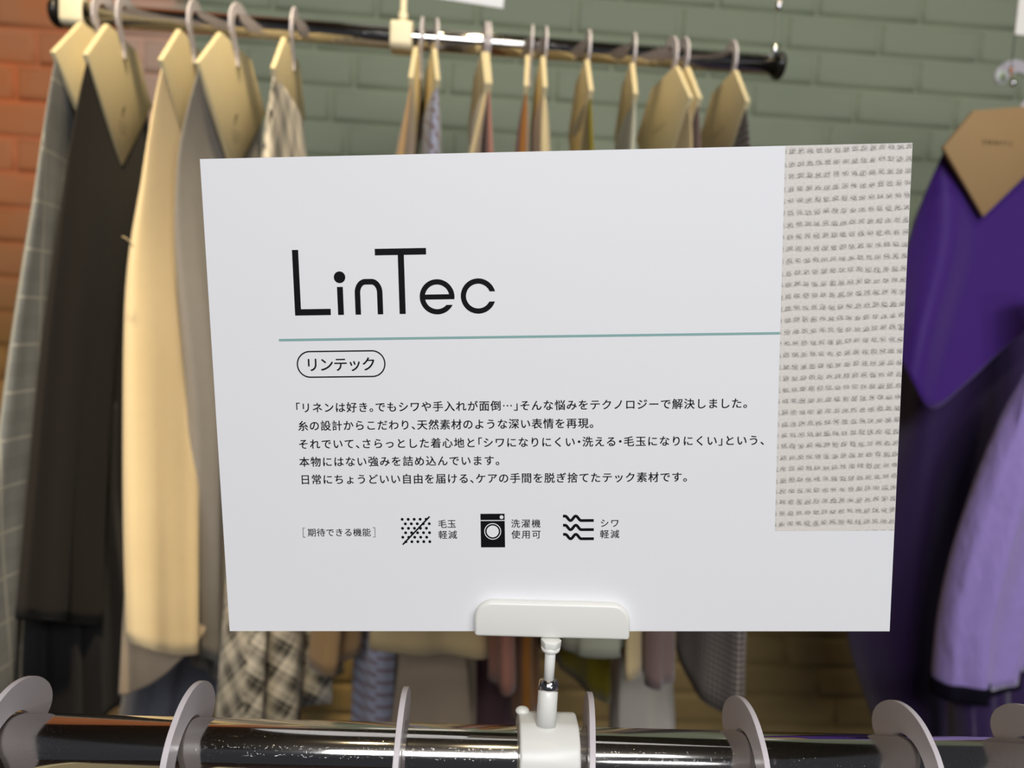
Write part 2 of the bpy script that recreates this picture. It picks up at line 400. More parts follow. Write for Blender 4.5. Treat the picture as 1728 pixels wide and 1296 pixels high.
for s, a, b, y in (('「リネンは好き。でもシワや手入れが面倒…」そんな悩みをテクノロジーで解決しました。', -112.4, 83.6, -2.05),
                   ('糸の設計からこだわり、天然素材のような深い表情を再現。', -112.0, 17.6, -10.1),
                   ('それでいて、さらっとした着心地と「シワになりにくい・洗える・毛玉になりにくい」という、', -112.0, 91.2, -18.3),
                   ('本物にはない強みを詰め込んでいます。', -112.3, -23.6, -26.3),
                   ('日常にちょうどいい自由を届ける、ケアの手間を脱ぎ捨てたテック素材です。', -111.6, 58.3, -34.3)):
    bm = bmesh.new(); text_line(bm, s, a * mm, b * mm, y * mm, .00478, ZP); obj('text_line', bm, INK, sign)
bm = bmesh.new(); text_line(bm, '期待できる機能', -.1101, -.0817, -.0586, .0040, ZP, 0.008)
for x, s in ((-112.3, 1), (-79.6, -1)):
    rect(bm, x, -60.9, x + .22 * s, -56.4) if s > 0 else rect(bm, x - .22, -60.9, x, -56.4)
    for y in (-60.9, -56.62): rect(bm, min(x, x + 1.1 * s), y, max(x, x + 1.1 * s), y + .22, ZP * 1.01)
obj('feature_caption', bm, INK, sign)
bm = bmesh.new()
for r_ in range(6):
    for c in range(5): disc(bm, -67.3 + 2.68 * c + (1.34 if r_ % 2 else 0), -52.75 - 2.06 * r_, .66, ZP, 20)
stroke(bm, [(-67.45, -64.4), (-55.0, -51.5)], .72, ZP * 1.2); obj('pilling_icon', bm, INK, sign)
bm = bmesh.new(); rect(bm, -32.35, -65.8, -21.6, -50.4); wm = obj('washing_machine_icon', bm, INK, sign)
bm = bmesh.new(); rect(bm, -32.35, -53.65, -21.6, -53.25, ZP * 2); disc(bm, -22.95, -51.95, .85, ZP * 2); disc(bm, -27.0, -58.45, 2.7, ZP * 2, 48)
arcs2 = [(3.75, 3.35)]
g = lambda r_: [(-27.0 + r_ * cos(2 * pi * k / 64), -58.45 + r_ * sin(2 * pi * k / 64)) for k in range(65)]
strip(bm, g(3.75), g(3.38), ZP * 2); obj('icon_face', bm, PAPER, wm)['label'] = 'white door ring, porthole and dial'
bm = bmesh.new()
for r_ in range(3):
    yh = -51.65 - 4.16 * r_; P_ = []
    for k in range(49):
        u = k / 48; P_.append((5.2 + u * 7.0, yh - 1.02 + 1.02 * cos(u * 3 * pi)))
    stroke(bm, [(4.2, yh)] + P_ + [(13.2, yh - 2.04), (17.8, yh - 2.04)], 1.28)
obj('wrinkle_icon', bm, INK, sign)
for s1, s2, x, xe in (('毛玉', '軽減', -51.2, -43.0), ('洗濯機', '使用可', -18.7, -5.8), ('シワ', '軽減', 20.6, 29.0)):
    bm = bmesh.new()
    for s, y in ((s1, -54.9), (s2, -59.9)):
        lo = min(v[0] for v in glyph(s[0], 0.0)[0]) * .0041
        text_line(bm, s, x * mm + (.0003 if s == 'シワ' else 0), xe * mm - (.0004 if s in ('毛玉', 'シワ') else 0), y * mm, .0041, ZP, 0.009)
    obj('icon_caption', bm, INK, sign)
def swatch_mat():
    t = NT('linen_print'); b = t.b; b.inputs['Roughness'].default_value = 0.7; b.inputs['Specular IOR Level'].default_value = 0.2
    tc = t.n('ShaderNodeTexCoord'); mp = t.n('ShaderNodeVectorMath', operation='SCALE'); mp.inputs[3].default_value = 1000.0; t.l(tc.outputs['Object'], mp.inputs[0])
    P_ = mp.outputs[0]; sep = t.n('ShaderNodeSeparateXYZ'); t.l(P_, sep.inputs[0]); x, y = sep.outputs[0], sep.outputs[1]
    w1 = t.math('MULTIPLY', t.math('SUBTRACT', t.noise(P_, 0.12, 2), 0.5), 2.2); w2 = t.math('MULTIPLY', t.math('SUBTRACT', t.noise(P_, 0.5, 2), 0.5), 1.4)
    u = t.math('FRACT', t.math('DIVIDE', t.math('ADD', t.math('ADD', x, w2), 0.6), 3.65)); v = t.math('FRACT', t.math('DIVIDE', t.math('ADD', t.math('ADD', t.math('SUBTRACT', y, t.math('MULTIPLY', x, 0.03)), w1), 6.4), 4.95))
    up = lambda c, a, b_, s=0.07: t.math('MULTIPLY', t.ramp(c, [(a - s, 0.0), (a + s, 1.0)]), t.ramp(c, [(b_ - s, 1.0), (b_ + s, 0.0)]))
    cell = t.math('MULTIPLY', up(u, .17, .86, .12), up(v, .20, .58, .12))
    st = t.n('ShaderNodeMapping'); st.inputs['Scale'].default_value = (1.3, 2.0, 1); st.inputs['Rotation'].default_value = (0, 0, .5); t.l(P_, st.inputs[0])
    sc = t.noise(st.outputs[0], 0.95, 4); sc2 = t.noise(P_, 3.2, 2)
    scr = t.math('ADD', t.math('MULTIPLY', t.ramp(sc, [(0.36, 0.0), (0.60, 1.0)]), 0.75), t.math('MULTIPLY', t.ramp(sc2, [(0.42, 0.0), (0.62, 1.0)]), 0.40), clamp=True)
    m1 = t.math('MULTIPLY', cell, scr)
    base_line = t.math('MULTIPLY', t.math('MULTIPLY', up(v, .19, .27, .05), t.ramp(t.noise(P_, 0.45, 2), [(0.44, 0.0), (0.58, 1.0)])), 0.50)
    thr = t.math('MULTIPLY', t.math('ADD', up(u, .93, .99, .03), up(v, .80, .84, .05)), 0.10)
    a = t.math('ADD', t.math('ADD', m1, base_line), thr, clamp=True)
    paper = t.mix(t.noise(P_, 0.9, 4), srgb(214, 208, 200), srgb(233, 229, 223))
    t.l(t.mix(t.math('MULTIPLY', a, 0.78), paper, srgb(92, 86, 84)), b.inputs['Base Color'])
    return t.m
bm = bmesh.new(); rect(bm, 97.0, -58.9, 148.4, 104.9, ZP * .6); obj('fabric_photo_print', bm, swatch_mat(), sign)['label'] = 'printed close-up of off-white slub linen weave with grey flecks'

# ------------------------------------------------------------------ the clip holding the sign, on the front rail
SB = SM @ Vector((-.0010, -H2 + .0011, 0))
cl = thing('sign_clip', 'glossy white plastic sign clip with ball joint stem clamped on the chrome rail', 'clip', (SB.x + .004, FRY, FRZ))
CB = Vector(cl.location)
roll = atan2(sx.z, sx.x) * .62
jaw = Matrix.Translation(SB - CB) @ SM.to_3x3().to_4x4() @ Matrix.Rotation(-.028, 4, 'Z')
for nm, za, zb_ in (('clip_jaw', .0004, .0052), ('clip_jaw', -.0058, -.0019)):
    bm = bmesh.new(); prism(bm, rrect(-.0348, -.0022, .0342, .0142, .0085, 10, (1, 1, 0, 0)), za, zb_); bevel(obj(nm, bm, CLIPPL, cl, mw=jaw), .0016, 4)
bm = bmesh.new(); box(bm, (0, -.0018, -.0004), (.0670, .0018, .0060)); bevel(obj('jaw_hinge', bm, CLIPPL, cl, mw=jaw), .0006, 2)
top = at(930, 1079, .304) - CB; bot = at(925, 1163, FRY) - CB; bot.y = 0
ax = (top - bot).normalized(); rot = ax.to_track_quat('Z', 'Y').to_matrix().to_4x4()
def along(name, a, prof, m, seg=28, sm=True):
    bm = bmesh.new(); lathe(bm, prof, 'Z', seg); return obj(name, bm, m, cl, sm, Matrix.Translation(a) @ rot)
L_ = (top - bot).length
along('stem_rod', bot, [(.0024, 0), (.0024, L_)], CLIPPL)
bevel(along('hex_nut', top - ax * .0040, [(.0040, 0), (.0046, .0010), (.0048, .0042)], CLIPPL, 6, False), .0005, 2)
along('nut_flange', top - ax * .0048, [(.0026, -.001), (.0042, 0), (.0044, .0016), (.003, .002)], CLIPPL)
along('ball_joint', bot, [(.0005, -.0033)] + [(.0033 * cos(a), .0033 * sin(a)) for a in [(-80 + 16 * k) * pi / 180 for k in range(11)]] + [(.0005, .0033)], STEEL)
sk0 = Vector((bot.x - .0006, -.0045, .0172)); sk1 = Vector((bot.x, 0, bot.z - .0005))
axs = (sk1 - sk0).normalized(); rs = axs.to_track_quat('Z', 'Y').to_matrix().to_4x4()
bm = bmesh.new(); LL = (sk1 - sk0).length; lathe(bm, [(.0045, 0), (.0045, LL - .0005), (.0043, LL), (.0035, LL)], 'Z', 36); obj('socket', bm, CLIPPL, cl, True, Matrix.Translation(sk0) @ rs)
bm = bmesh.new(); lathe(bm, [(.0045, LL + .0001), (.0047, LL + .001), (.0043, LL + .0042), (.0036, LL + .005)], 'Z', 36); obj('clear_collar', bm, STEEL, cl, True, Matrix.Translation(sk0) @ rs)['label'] = 'shiny collar around the ball joint'
# pipe clamp: a sleeve round the rail with a flat top
bm = bmesh.new(); prof = []
for k in range(72):
    a = 2 * pi * k / 72; r_ = .0186; y, z = r_ * cos(a), r_ * sin(a)
    prof.append((y, min(z, .0180)))
cx = CB.x; xa_, xb_ = at(877, 1215, FRY - .004).x - cx, at(977, 1220, FRY - .004).x - cx
inn = [(PR * 1.003 * cos(2 * pi * k / 72), PR * 1.003 * sin(2 * pi * k / 72)) for k in range(72)]
V = [[[bm.verts.new((x, y, z)) for y, z in pr] for pr in (prof, inn)] for x in (xa_, xb_)]
for k in range(72):
    j = (k + 1) % 72
    bm.faces.new((V[0][0][k], V[0][0][j], V[1][0][j], V[1][0][k])); bm.faces.new((V[0][1][k], V[1][1][k], V[1][1][j], V[0][1][j]))
    for i in (0, 1): bm.faces.new((V[i][0][k], V[i][1][k], V[i][1][j], V[i][0][j]))
bevel(obj('pipe_clamp', bm, PLASTIC, cl), .0012, 3, 50)
bm = bmesh.new(); bmesh.ops.create_uvsphere(bm, u_segments=24, v_segments=12, radius=.0026)
kp = at(882, 1191, FRY + .006) - CB; kp.z = .0180
obj('release_knob', bm, PLASTIC, cl, True, Matrix.Translation(kp) @ Matrix.Diagonal((1.25, 1, .75, 1)))

# ------------------------------------------------------------------ hangers: flat plastic hook, folded header card, cloth
def hook_outline():
    """outline in the plane (u towards the shopper, z up), rail axis at the origin"""
    C_ = []
    for th in range(158, -1, -4): C_.append((radians(th), .0053 + .0027 * max(0, min(1, (th - 60) / 90.0))))
    out, inn_ = [], []
    for th, hw in C_:
        ri = .0162; zo = PR + .0004 - ri
        inn_.append((ri * cos(th), zo + ri * sin(th))); out.append(((ri + 2 * hw) * cos(th), zo + (ri + 2 * hw) * sin(th)))
    # round far end
    (ox, oz), (ix, iz) = out[0], inn_[0]; mx, mz, rr = (ox + ix) / 2, (oz + iz) / 2, .0078
    a0 = atan2(iz - mz, ix - mx); cap = [(mx + rr * cos(a0 - pi * k / 12), mz + rr * sin(a0 - pi * k / 12)) for k in range(1, 12)]
    if (cap[5][0] * -sin(radians(158)) + cap[5][1] * cos(radians(158))) < (mx * -sin(radians(158)) + mz * cos(radians(158))):
        cap = [(mx + rr * cos(a0 + pi * k / 12), mz + rr * sin(a0 + pi * k / 12)) for k in range(1, 12)]
    # the shank sweeps in below the rail
    sh_o = [(.0262, -.0095), (.0228, -.0160), (.0155, -.022), (.0095, -.030), (.0050, -.038), (.0030, -.046)]
    sh_i = [(.0157, -.0065), (.0135, -.0105), (.0090, -.017), (.0040, -.025), (.0002, -.034), (-.0024, -.046)]
    return inn_[::-1] + [] , out, cap, sh_o, sh_i
def hook_bm(th=.0026):
    inn_r, out, cap, sh_o, sh_i = hook_outline(); inn_ = inn_r[::-1]
    A = out + sh_o; B = inn_ + sh_i                       # two rails of a strip, far end first
    bm = bmesh.new(); n = len(A)
    Va = [[bm.verts.new((x, u, z)) for u, z in L] for x in (-th / 2, th / 2) for L in (A, B)]
    for s, (a, b) in enumerate(((Va[0], Va[1]), (Va[2], Va[3]))):
        for i in range(n - 1): bm.faces.new((a[i], a[i + 1], b[i + 1], b[i]))
    for a, b in ((Va[0], Va[2]), (Va[1], Va[3])):
        for i in range(n - 1): bm.faces.new((a[i], a[i + 1], b[i + 1], b[i]))
    bm.faces.new((Va[0][-1], Va[1][-1], Va[3][-1], Va[2][-1]))
    c0 = [bm.verts.new((-th / 2, u, z)) for u, z in cap]; c1 = [bm.verts.new((th / 2, u, z)) for u, z in cap]
    L0 = [Va[1][0]] + c0 + [Va[0][0]]; L1 = [Va[3][0]] + c1 + [Va[2][0]]
    bm.faces.new(L0); bm.faces.new(L1)
    for i in range(len(L0) - 1): bm.faces.new((L0[i], L0[i + 1], L1[i + 1], L1[i]))
    bmesh.ops.recalc_face_normals(bm, faces=bm.faces)
    for v in bm.verts: v.co.y = -v.co.y                   # u points towards -Y
    return bm
_hb = hook_bm(); bmesh.ops.recalc_face_normals(_hb, faces=_hb.faces); HOOKME = bpy.data.meshes.new('hanger_hook'); _hb.to_mesh(HOOKME); _hb.free(); HOOKME.materials.append(HOOKPL)
def hook(parent, dx=0.0, bev=True):
    o = bpy.data.objects.new('hanger_hook', HOOKME); COL.objects.link(o); o.parent = parent; o.location = (dx, 0, 0)
    if bev:
        m = o.modifiers.new('bevel', 'BEVEL'); m.width = .0003; m.segments = 2; m.limit_method = 'ANGLE'; m.angle_limit = radians(50)
    return o
AZ, BZ, EZ, AU, BU = -.073, -.023, -.166, .092, .041     # the header card's corners, under the rail
CT = .0026                                                # half its thickness
def card(parent, m, side=0, script=False):
    bm = bmesh.new(); P_ = [(AU, AZ), (BU, BZ), (-BU, BZ), (-AU, AZ), (0, EZ)]
    prism(bm, P_, -CT, CT, lambda x, y, z: (z, -x, y)); o = bevel(obj('header_card', bm, m, parent), .0006, 2)
    if side:
        bm = bmesh.new()
        if script:
            f = lambda x, y, z: (CT + .0003, x, y)
            put(bm, 'f', -.006, -.112, .020, 0, .004, .35, f)
            for r_, (a, b) in enumerate(((-.013, .013), (-.011, .012), (-.009, .008))):
                for k in range(7): put(bm, 'aenomsr'[(k * 3 + r_) % 7], a + (b - a) * k / 7, -.120 - .0052 * r_, .0045, 0, 0, 0, f)
        else:
            f = lambda x, y, z: (-CT - .0003, -x, y) if side < 0 else (CT + .0003, x, y)
            for k, ch in enumerate('yosetric'): put(bm, ch, -.024 + .0062 * k, -.084, .0070, 0, .01, 0, f)
        obj('card_lettering', bm, GINK, parent)
    return o

def cloth_body(name, parent, base, rows, m, hem=(0, 0, 0), rip=0.3, k=6, nA=64, nT=44, hpow=3, YN=(.78, .70), YF=(.96, .93), seed=0, thick=0.0012, top=None):
    """rows: (pixel row, near-edge px, far-edge px, half thickness); the near and far edges hang at their own distances"""
    rnd = random.Random(seed); ph = [rnd.uniform(0, 6.28) for _ in range(4)]
    y0, y1 = rows[0][0], rows[-1][0]; bm = bmesh.new(); uvl = bm.loops.layers.uv.new('UVMap'); grid = []; uvs = []
    for j in range(nT + 1):
        t = j / nT; yy = y0 + (y1 - y0) * t; _, xn, xf, th = lerp_rows(rows, yy)
        yn = YN[0] + (YN[1] - YN[0]) * t; yf = YF[0] + (YF[1] - YF[0]) * t
        N = at(xn, yy, yn); d = cray(xf, yy); Fp = Vector((d.x / d.y * yf, yf, N.z))
        if top and t < top[0]:
            s = t / top[0]; s = s * s * (3 - 2 * s); N = top[1].lerp(N, s) if j else top[1].copy(); Fp = top[2].lerp(Fp, s); Fp.z = N.z
        ax_ = Fp - N; ax_.z = 0; Ln = ax_.length; e = ax_ / Ln; nrm = Vector((-e.y, e.x, 0))
        ring = []; us = []; acc = 0; prev = None
        for i in range(nA):
            a = 2 * pi * i / nA; c, s = cos(a), sin(a); al = .5 - .5 * (abs(c) ** .85) * (1 if c > 0 else -1)
            amp = th * (abs(s) ** .7) * (1 if s > 0 else -1)
            tt = t if hpow else 1.0; wob = th * rip * (tt ** .8) * (sin(k * al * pi + ph[0] + 1.2 * tt) + .5 * sin(1.7 * k * al * pi + ph[1] - 1.5 * tt))
            p = N + e * (Ln * al) + nrm * (amp + wob)
            hz = hem[0] * (1 - al) ** 2 + 2 * hem[1] * al * (1 - al) + hem[2] * al * al
            p.z += hz * t ** hpow
            if prev is not None: acc += (p - prev).length
            prev = p; us.append(acc); ring.append(bm.verts.new(p - base))
        grid.append(ring); uvs.append((us, acc + (p - N).length * 0))
    zt = lambda j: j * (at(864, y1, .8) - at(864, y0, .8)).length / nT
    for j in range(nT):
        for i in range(nA):
            i2 = (i + 1) % nA; f = bm.faces.new((grid[j][i], grid[j][i2], grid[j + 1][i2], grid[j + 1][i]))
            for lp, (jj, ii) in zip(f.loops, ((j, i), (j, i + 1), (j + 1, i + 1), (j + 1, i))):
                us = uvs[jj][0]; u_ = us[ii] if ii < nA else us[-1] + us[1]
                lp[uvl].uv = (u_, zt(jj))
    me = bpy.data.meshes.new(name); bm.to_mesh(me); bm.free(); o = link(name, me, m, parent, True)
    s = o.modifiers.new('thickness', 'SOLIDIFY'); s.thickness = thick; s.offset = -1
    return o

def card_points(root, inset=.93):
    mwx = root.matrix_basis
    return mwx @ Vector((0, -AU * inset, AZ - .004)), mwx @ Vector((0, AU * inset, AZ - .004))
def swatch(label, hpx, hpy, apx, cardm, fab, rows, hem=(0, 0, 0), under=None, side=0, script=False, rip=.3, k=6, YN=(.778, .70), YF=(.96, .93), seed=1, bev=True, dpx=None):
    X = at(hpx, hpy, BRY - .012).x
    lo, hi = -1.2, 1.2                                     # turn about the hook so that the card's near corner lies where it does
    for _ in range(40):
        mid = (lo + hi) / 2; q = proj((X + AU * sin(mid), BRY - AU * cos(mid), BRZ + AZ))[0]
        if q < apx: lo = mid
        else: hi = mid
    psi = (lo + hi) / 2
    if dpx:                                                # both corners known
        Yn, Yf = BRY - AU, BRY + AU
        for _ in range(8):
            Xa, Xd = at(apx, proj((X, Yn, BRZ + AZ))[1], Yn).x, at(dpx, proj((X, Yf, BRZ + AZ))[1], Yf).x
            X = (Xa + Xd) / 2; psi = math.asin(max(-1, min(1, (Xa - Xd) / 2 / AU))); Yn, Yf = BRY - AU * cos(psi), BRY + AU * cos(psi)
    root = thing('fabric_swatch', label, 'fabric swatch', (X, BRY, BRZ), 'fabric swatches on the back rail')
    root.rotation_euler = (0, 0, psi); root.matrix_basis = Matrix.Translation((X, BRY, BRZ)) @ Matrix.Rotation(psi, 4, 'Z')
    inv = root.matrix_basis.inverted()
    hook(root, CT + .0018, bev); card(root, cardm, side, script)
    N, Fp = card_points(root)
    o = cloth_body('cloth', root, Vector((0, 0, 0)), rows, fab, hem, rip, k, YN=YN, YF=YF, seed=seed, top=(.16, N, Fp))
    o.matrix_parent_inverse = inv
    if under:
        u = cloth_body('under_layer', root, Vector((0, 0, 0)), under[1], under[0], under[2], rip, k + 2, YN=under[3], YF=under[4], seed=seed + 9)
        u.matrix_parent_inverse = inv; u['label'] = under[5]
    return root

F_PLAID = fabric('grey_plaid', srgb(128, 130, 128), 'plaid', srgb(176, 174, 160), .055, ww=.05)
F_CHAR = fabric('charcoal_wool', srgb(44, 40, 36), 'plain', sheen=.06)
F_BLACK = fabric('black_cloth', srgb(26, 25, 27), 'plain', sheen=.1)
F_BEIGE = fabric('beige_check', srgb(240, 218, 172), 'check', srgb(228, 204, 158), .003)
F_TAUPE = fabric('taupe_cloth', srgb(160, 144, 124), 'plain')
F_GREY = fabric('grey_flannel', srgb(142, 137, 130), 'plain')
F_BGREY = fabric('blue_grey_satin', srgb(92, 94, 104), 'plain', rough=.55)
F_TART = fabric('black_white_plaid', srgb(232, 222, 200), 'tartan', srgb(34, 32, 30), .034)
F_TAN = fabric('tan_twill', srgb(170, 138, 98), 'plain')
F_BLUE = fabric('blue_stripe', srgb(160, 164, 186), 'stripe', srgb(128, 112, 118), .014, ww=.28)
F_CREAM = fabric('cream_cloth', srgb(206, 186, 142), 'check', srgb(196, 176, 134), .004)
F_PINK = fabric('dusty_pink', srgb(176, 122, 106), 'plain')
F_PLUM = fabric('plum_cloth', srgb(96, 70, 76), 'plain')
F_RUST = fabric('ochre_brown', srgb(150, 98, 40), 'plain')
F_SAND = fabric('sand_cloth', srgb(208, 190, 146), 'plain')
F_OLIVE = fabric('olive_cloth', srgb(128, 116, 22), 'plain')
F_SAGE = fabric('pale_sage', srgb(172, 174, 156), 'plain')
F_WHITE = fabric('off_white', srgb(200, 194, 182), 'plain')
F_MAUVE = fabric('mauve_brown', srgb(132, 110, 106), 'check', srgb(116, 96, 94), .005)
F_HOUND = fabric('dark_houndstooth', srgb(150, 140, 132), 'check', srgb(46, 42, 42), .0058)

swatch('grey plaid fabric swatch, outermost at the left end against orange bricks', 160, 28, 88, CARDM, F_PLAID,
       [(92, 88, 128, .002), (200, 75, 152, .003), (330, 60, 152, .007), (450, 42, 150, .009), (600, 20, 146, .010), (720, 5, 140, .011), (900, -20, 130, .012), (1250, -48, 110, .013)], seed=1, side=1, script=True)
swatch('charcoal fabric swatch with black lower layer, in front of the grey plaid one', 196, 28, 143, CARDM, F_CHAR,
       [(96, 143, 250, .002), (200, 125, 252, .003), (330, 106, 250, .006), (450, 90, 240, .009), (600, 73, 226, .011), (750, 60, 216, .012), (900, 48, 208, .013), (1062, 35, 206, .014)], (.012, -.05, -.10), seed=2, side=1, script=True,
       under=(F_BLACK, [(700, 90, 200, .008), (900, 56, 202, .011), (1100, 40, 220, .014), (1300, 40, 224, .016)], (0, 0, 0), (.76, .74), (.90, .92), 'black lower layer'))
swatch('cream beige fabric swatch with taupe lower layer, right of the charcoal one', 316, 40, 270, CARDM, F_BEIGE,
       [(112, 270, 370, .002), (200, 254, 360, .003), (300, 241, 345, .006), (420, 223, 338, .010), (520, 216, 334, .012), (700, 214, 330, .013), (900, 215, 328, .014), (1085, 220, 328, .015)], (.0, -.03, -.040), seed=3, side=1, script=True, rip=.10, k=3, YN=(.778, .68), YF=(.96, .75),
       under=(F_TAUPE, [(900, 228, 284, .007), (1000, 212, 300, .009), (1165, 200, 345, .010)], (-.004, .0, .05), (.74, .72), (.78, .765), 'taupe lower layer'))
swatch('plain mid grey fabric swatch with blue grey lower layer, beside the sign edge', 391, 46, 332, CARDM, F_GREY,
       [(112, 332, 446, .002), (220, 306, 440, .003), (330, 298, 436, .006), (420, 300, 430, .010), (560, 315, 418, .014), (700, 328, 418, .016), (900, 328, 416, .017), (1105, 328, 412, .018)], (0, -.06, -.11), seed=4, side=1, script=True,
       YN=(.778, .80), under=(F_BGREY, [(850, 330, 410, .014), (1000, 280, 410, .018), (1110, 225, 420, .020), (1235, 195, 420, .022)], (0, 0, .05), (.86, .86), (.93, .93), 'blue grey lower layer'))
swatch('black and white plaid fabric swatch, nearly hidden behind the sign', 487, 46, 460, CARDM, F_TART,
       [(124, 460, 505, .002), (200, 452, 512, .006), (258, 445, 517, .010), (600, 425, 540, .022), (900, 412, 548, .028), (1066, 404, 548, .03), (1270, 392, 548, .032)], seed=5, YN=(.778, .74), rip=.4)
swatch('tan fabric swatch, nearly edge-on beside the mid rail clip', 705, 62, 693, CARDM, F_TAN,
       [(134, 692, 702, .002), (200, 684, 703, .004), (258, 675, 700, .008), (500, 640, 690, .016), (800, 590, 640, .020), (1066, 556, 606, .022), (1130, 550, 600, .022)], (-.008, 0, .02), seed=6, YN=(.778, .74))
swatch('pale blue striped fabric swatch, first on the right of the mid rail clip', 730, 66, 739, CARDM, F_BLUE,
       [(149, 738, 716, .002), (200, 736, 722, .005), (258, 734, 722, .009), (500, 716, 700, .016), (800, 680, 660, .020), (1066, 640, 636, .021), (1260, 628, 640, .022)], dpx=712, seed=7, YN=(.778, .80), YF=(.96, .92))
swatch('cream checked fabric swatch with slanting hem, left of its pink neighbour', 813, 72, 822, CARDM, F_CREAM,
       [(154, 821, 798, .002), (200, 812, 804, .006), (258, 797, 812, .007), (400, 765, 818, .008), (600, 718, 822, .009), (800, 675, 826, .010), (1066, 626, 830, .012), (1092, 622, 830, .012)], (0, -.022, -.043), dpx=793, seed=8, YN=(.778, .72), YF=(.96, .80), rip=.35, k=3,
       under=(F_TAUPE, [(900, 742, 742, .030), (1100, 736, 730, .040), (1260, 735, 725, .042)], (0, 0, 0), (.81, .80), (.86, .86), 'taupe lower layer'))
swatch('dusty pink fabric swatch with plum lower layer, right of its cream neighbour', 822, 72, 827, CARDM, F_PINK,
       [(154, 826, 812, .002), (200, 827, 818, .003), (258, 828, 824, .005), (500, 832, 826, .010), (800, 842, 830, .012), (1066, 850, 838, .013), (1175, 852, 838, .014)], dpx=800, seed=9, YN=(.778, .74),
       under=(F_PLUM, [(900, 830, 824, .020), (1100, 800, 800, .050), (1270, 792, 790, .056)], (0, 0, 0), (.88, .89), (.94, .95), 'plum lower layer'))
swatch('ochre brown fabric swatch, edge-on card beside its sand coloured neighbour', 892, 78, 888, CARDM, F_RUST,
       [(152, 888, 886, .002), (200, 885, 884, .004), (258, 880, 880, .008), (500, 872, 872, .014), (800, 880, 878, .012), (1066, 885, 882, .012), (1240, 885, 882, .013)], seed=10, YN=(.778, .76))
swatch('sand coloured fabric swatch, between the ochre brown and olive ones', 911, 80, 920, CARDM, F_SAND,
       [(160, 919, 905, .002), (200, 919, 907, .005), (258, 918, 908, .010), (500, 924, 912, .014), (800, 926, 914, .016), (1040, 926, 914, .017)], dpx=897, seed=11, YN=(.778, .70), YF=(.96, .76))
swatch('olive green fabric swatch hanging at mid right of the back rail', 990, 86, 998, CARDM, F_OLIVE,
       [(162, 997, 975, .002), (200, 997, 972, .004), (258, 999, 974, .006), (500, 1008, 960, .009), (800, 1020, 935, .011), (1066, 1029, 908, .012), (1145, 1030, 906, .012)], (-.032, -.015, .0), dpx=962, seed=12, YN=(.778, .82), YF=(.96, .92), rip=.15)
swatch('pale sage grey fabric swatch, right of the olive green one', 1066, 92, 1073, CARDM, F_SAGE,
       [(174, 1072, 1046, .002), (200, 1072, 1044, .003), (258, 1068, 1044, .006), (500, 1050, 1030, .016), (800, 1020, 1010, .026), (1066, 1002, 992, .032), (1110, 1000, 990, .033)], dpx=1040, seed=13, YN=(.778, .69), YF=(.96, .77), rip=.12)
swatch('cream fabric swatch with lettered card, left of the mauve brown one', 1133, 98, 1167, CARDM, F_CREAM,
       [(182, 1166, 1090, .002), (258, 1172, 1092, .003), (400, 1150, 1090, .008), (700, 1110, 1080, .010), (1066, 1068, 1058, .012), (1150, 1066, 1056, .012)], dpx=1076, seed=14, side=-1,
       under=(F_WHITE, [(900, 1090, 1076, .022), (1100, 1084, 1076, .030), (1260, 1084, 1076, .033)], (0, 0, 0), (.87, .87), (.91, .93), 'off-white lower layer'))
swatch('mauve brown fabric swatch, its card just behind the lettered cream one', 1156, 100, 1182, CARDM, F_MAUVE,
       [(182, 1181, 1120, .002), (258, 1184, 1120, .003), (400, 1172, 1110, .008), (700, 1140, 1100, .012), (1066, 1112, 1092, .015), (1165, 1110, 1098, .014)], dpx=1100, seed=15, YF=(.96, .83))
swatch('dark houndstooth fabric swatch with lettered card at the right rail end', 1222, 104, 1263, CARDM, F_HOUND,
       [(182, 1262, 1190, .002), (258, 1267, 1190, .004), (400, 1265, 1188, .009), (700, 1262, 1165, .012), (1066, 1257, 1142, .013), (1160, 1254, 1138, .013)], (-.034, -.045, .0), dpx=1180, seed=16, side=-1, rip=.15, k=3, YF=(.96, .80))
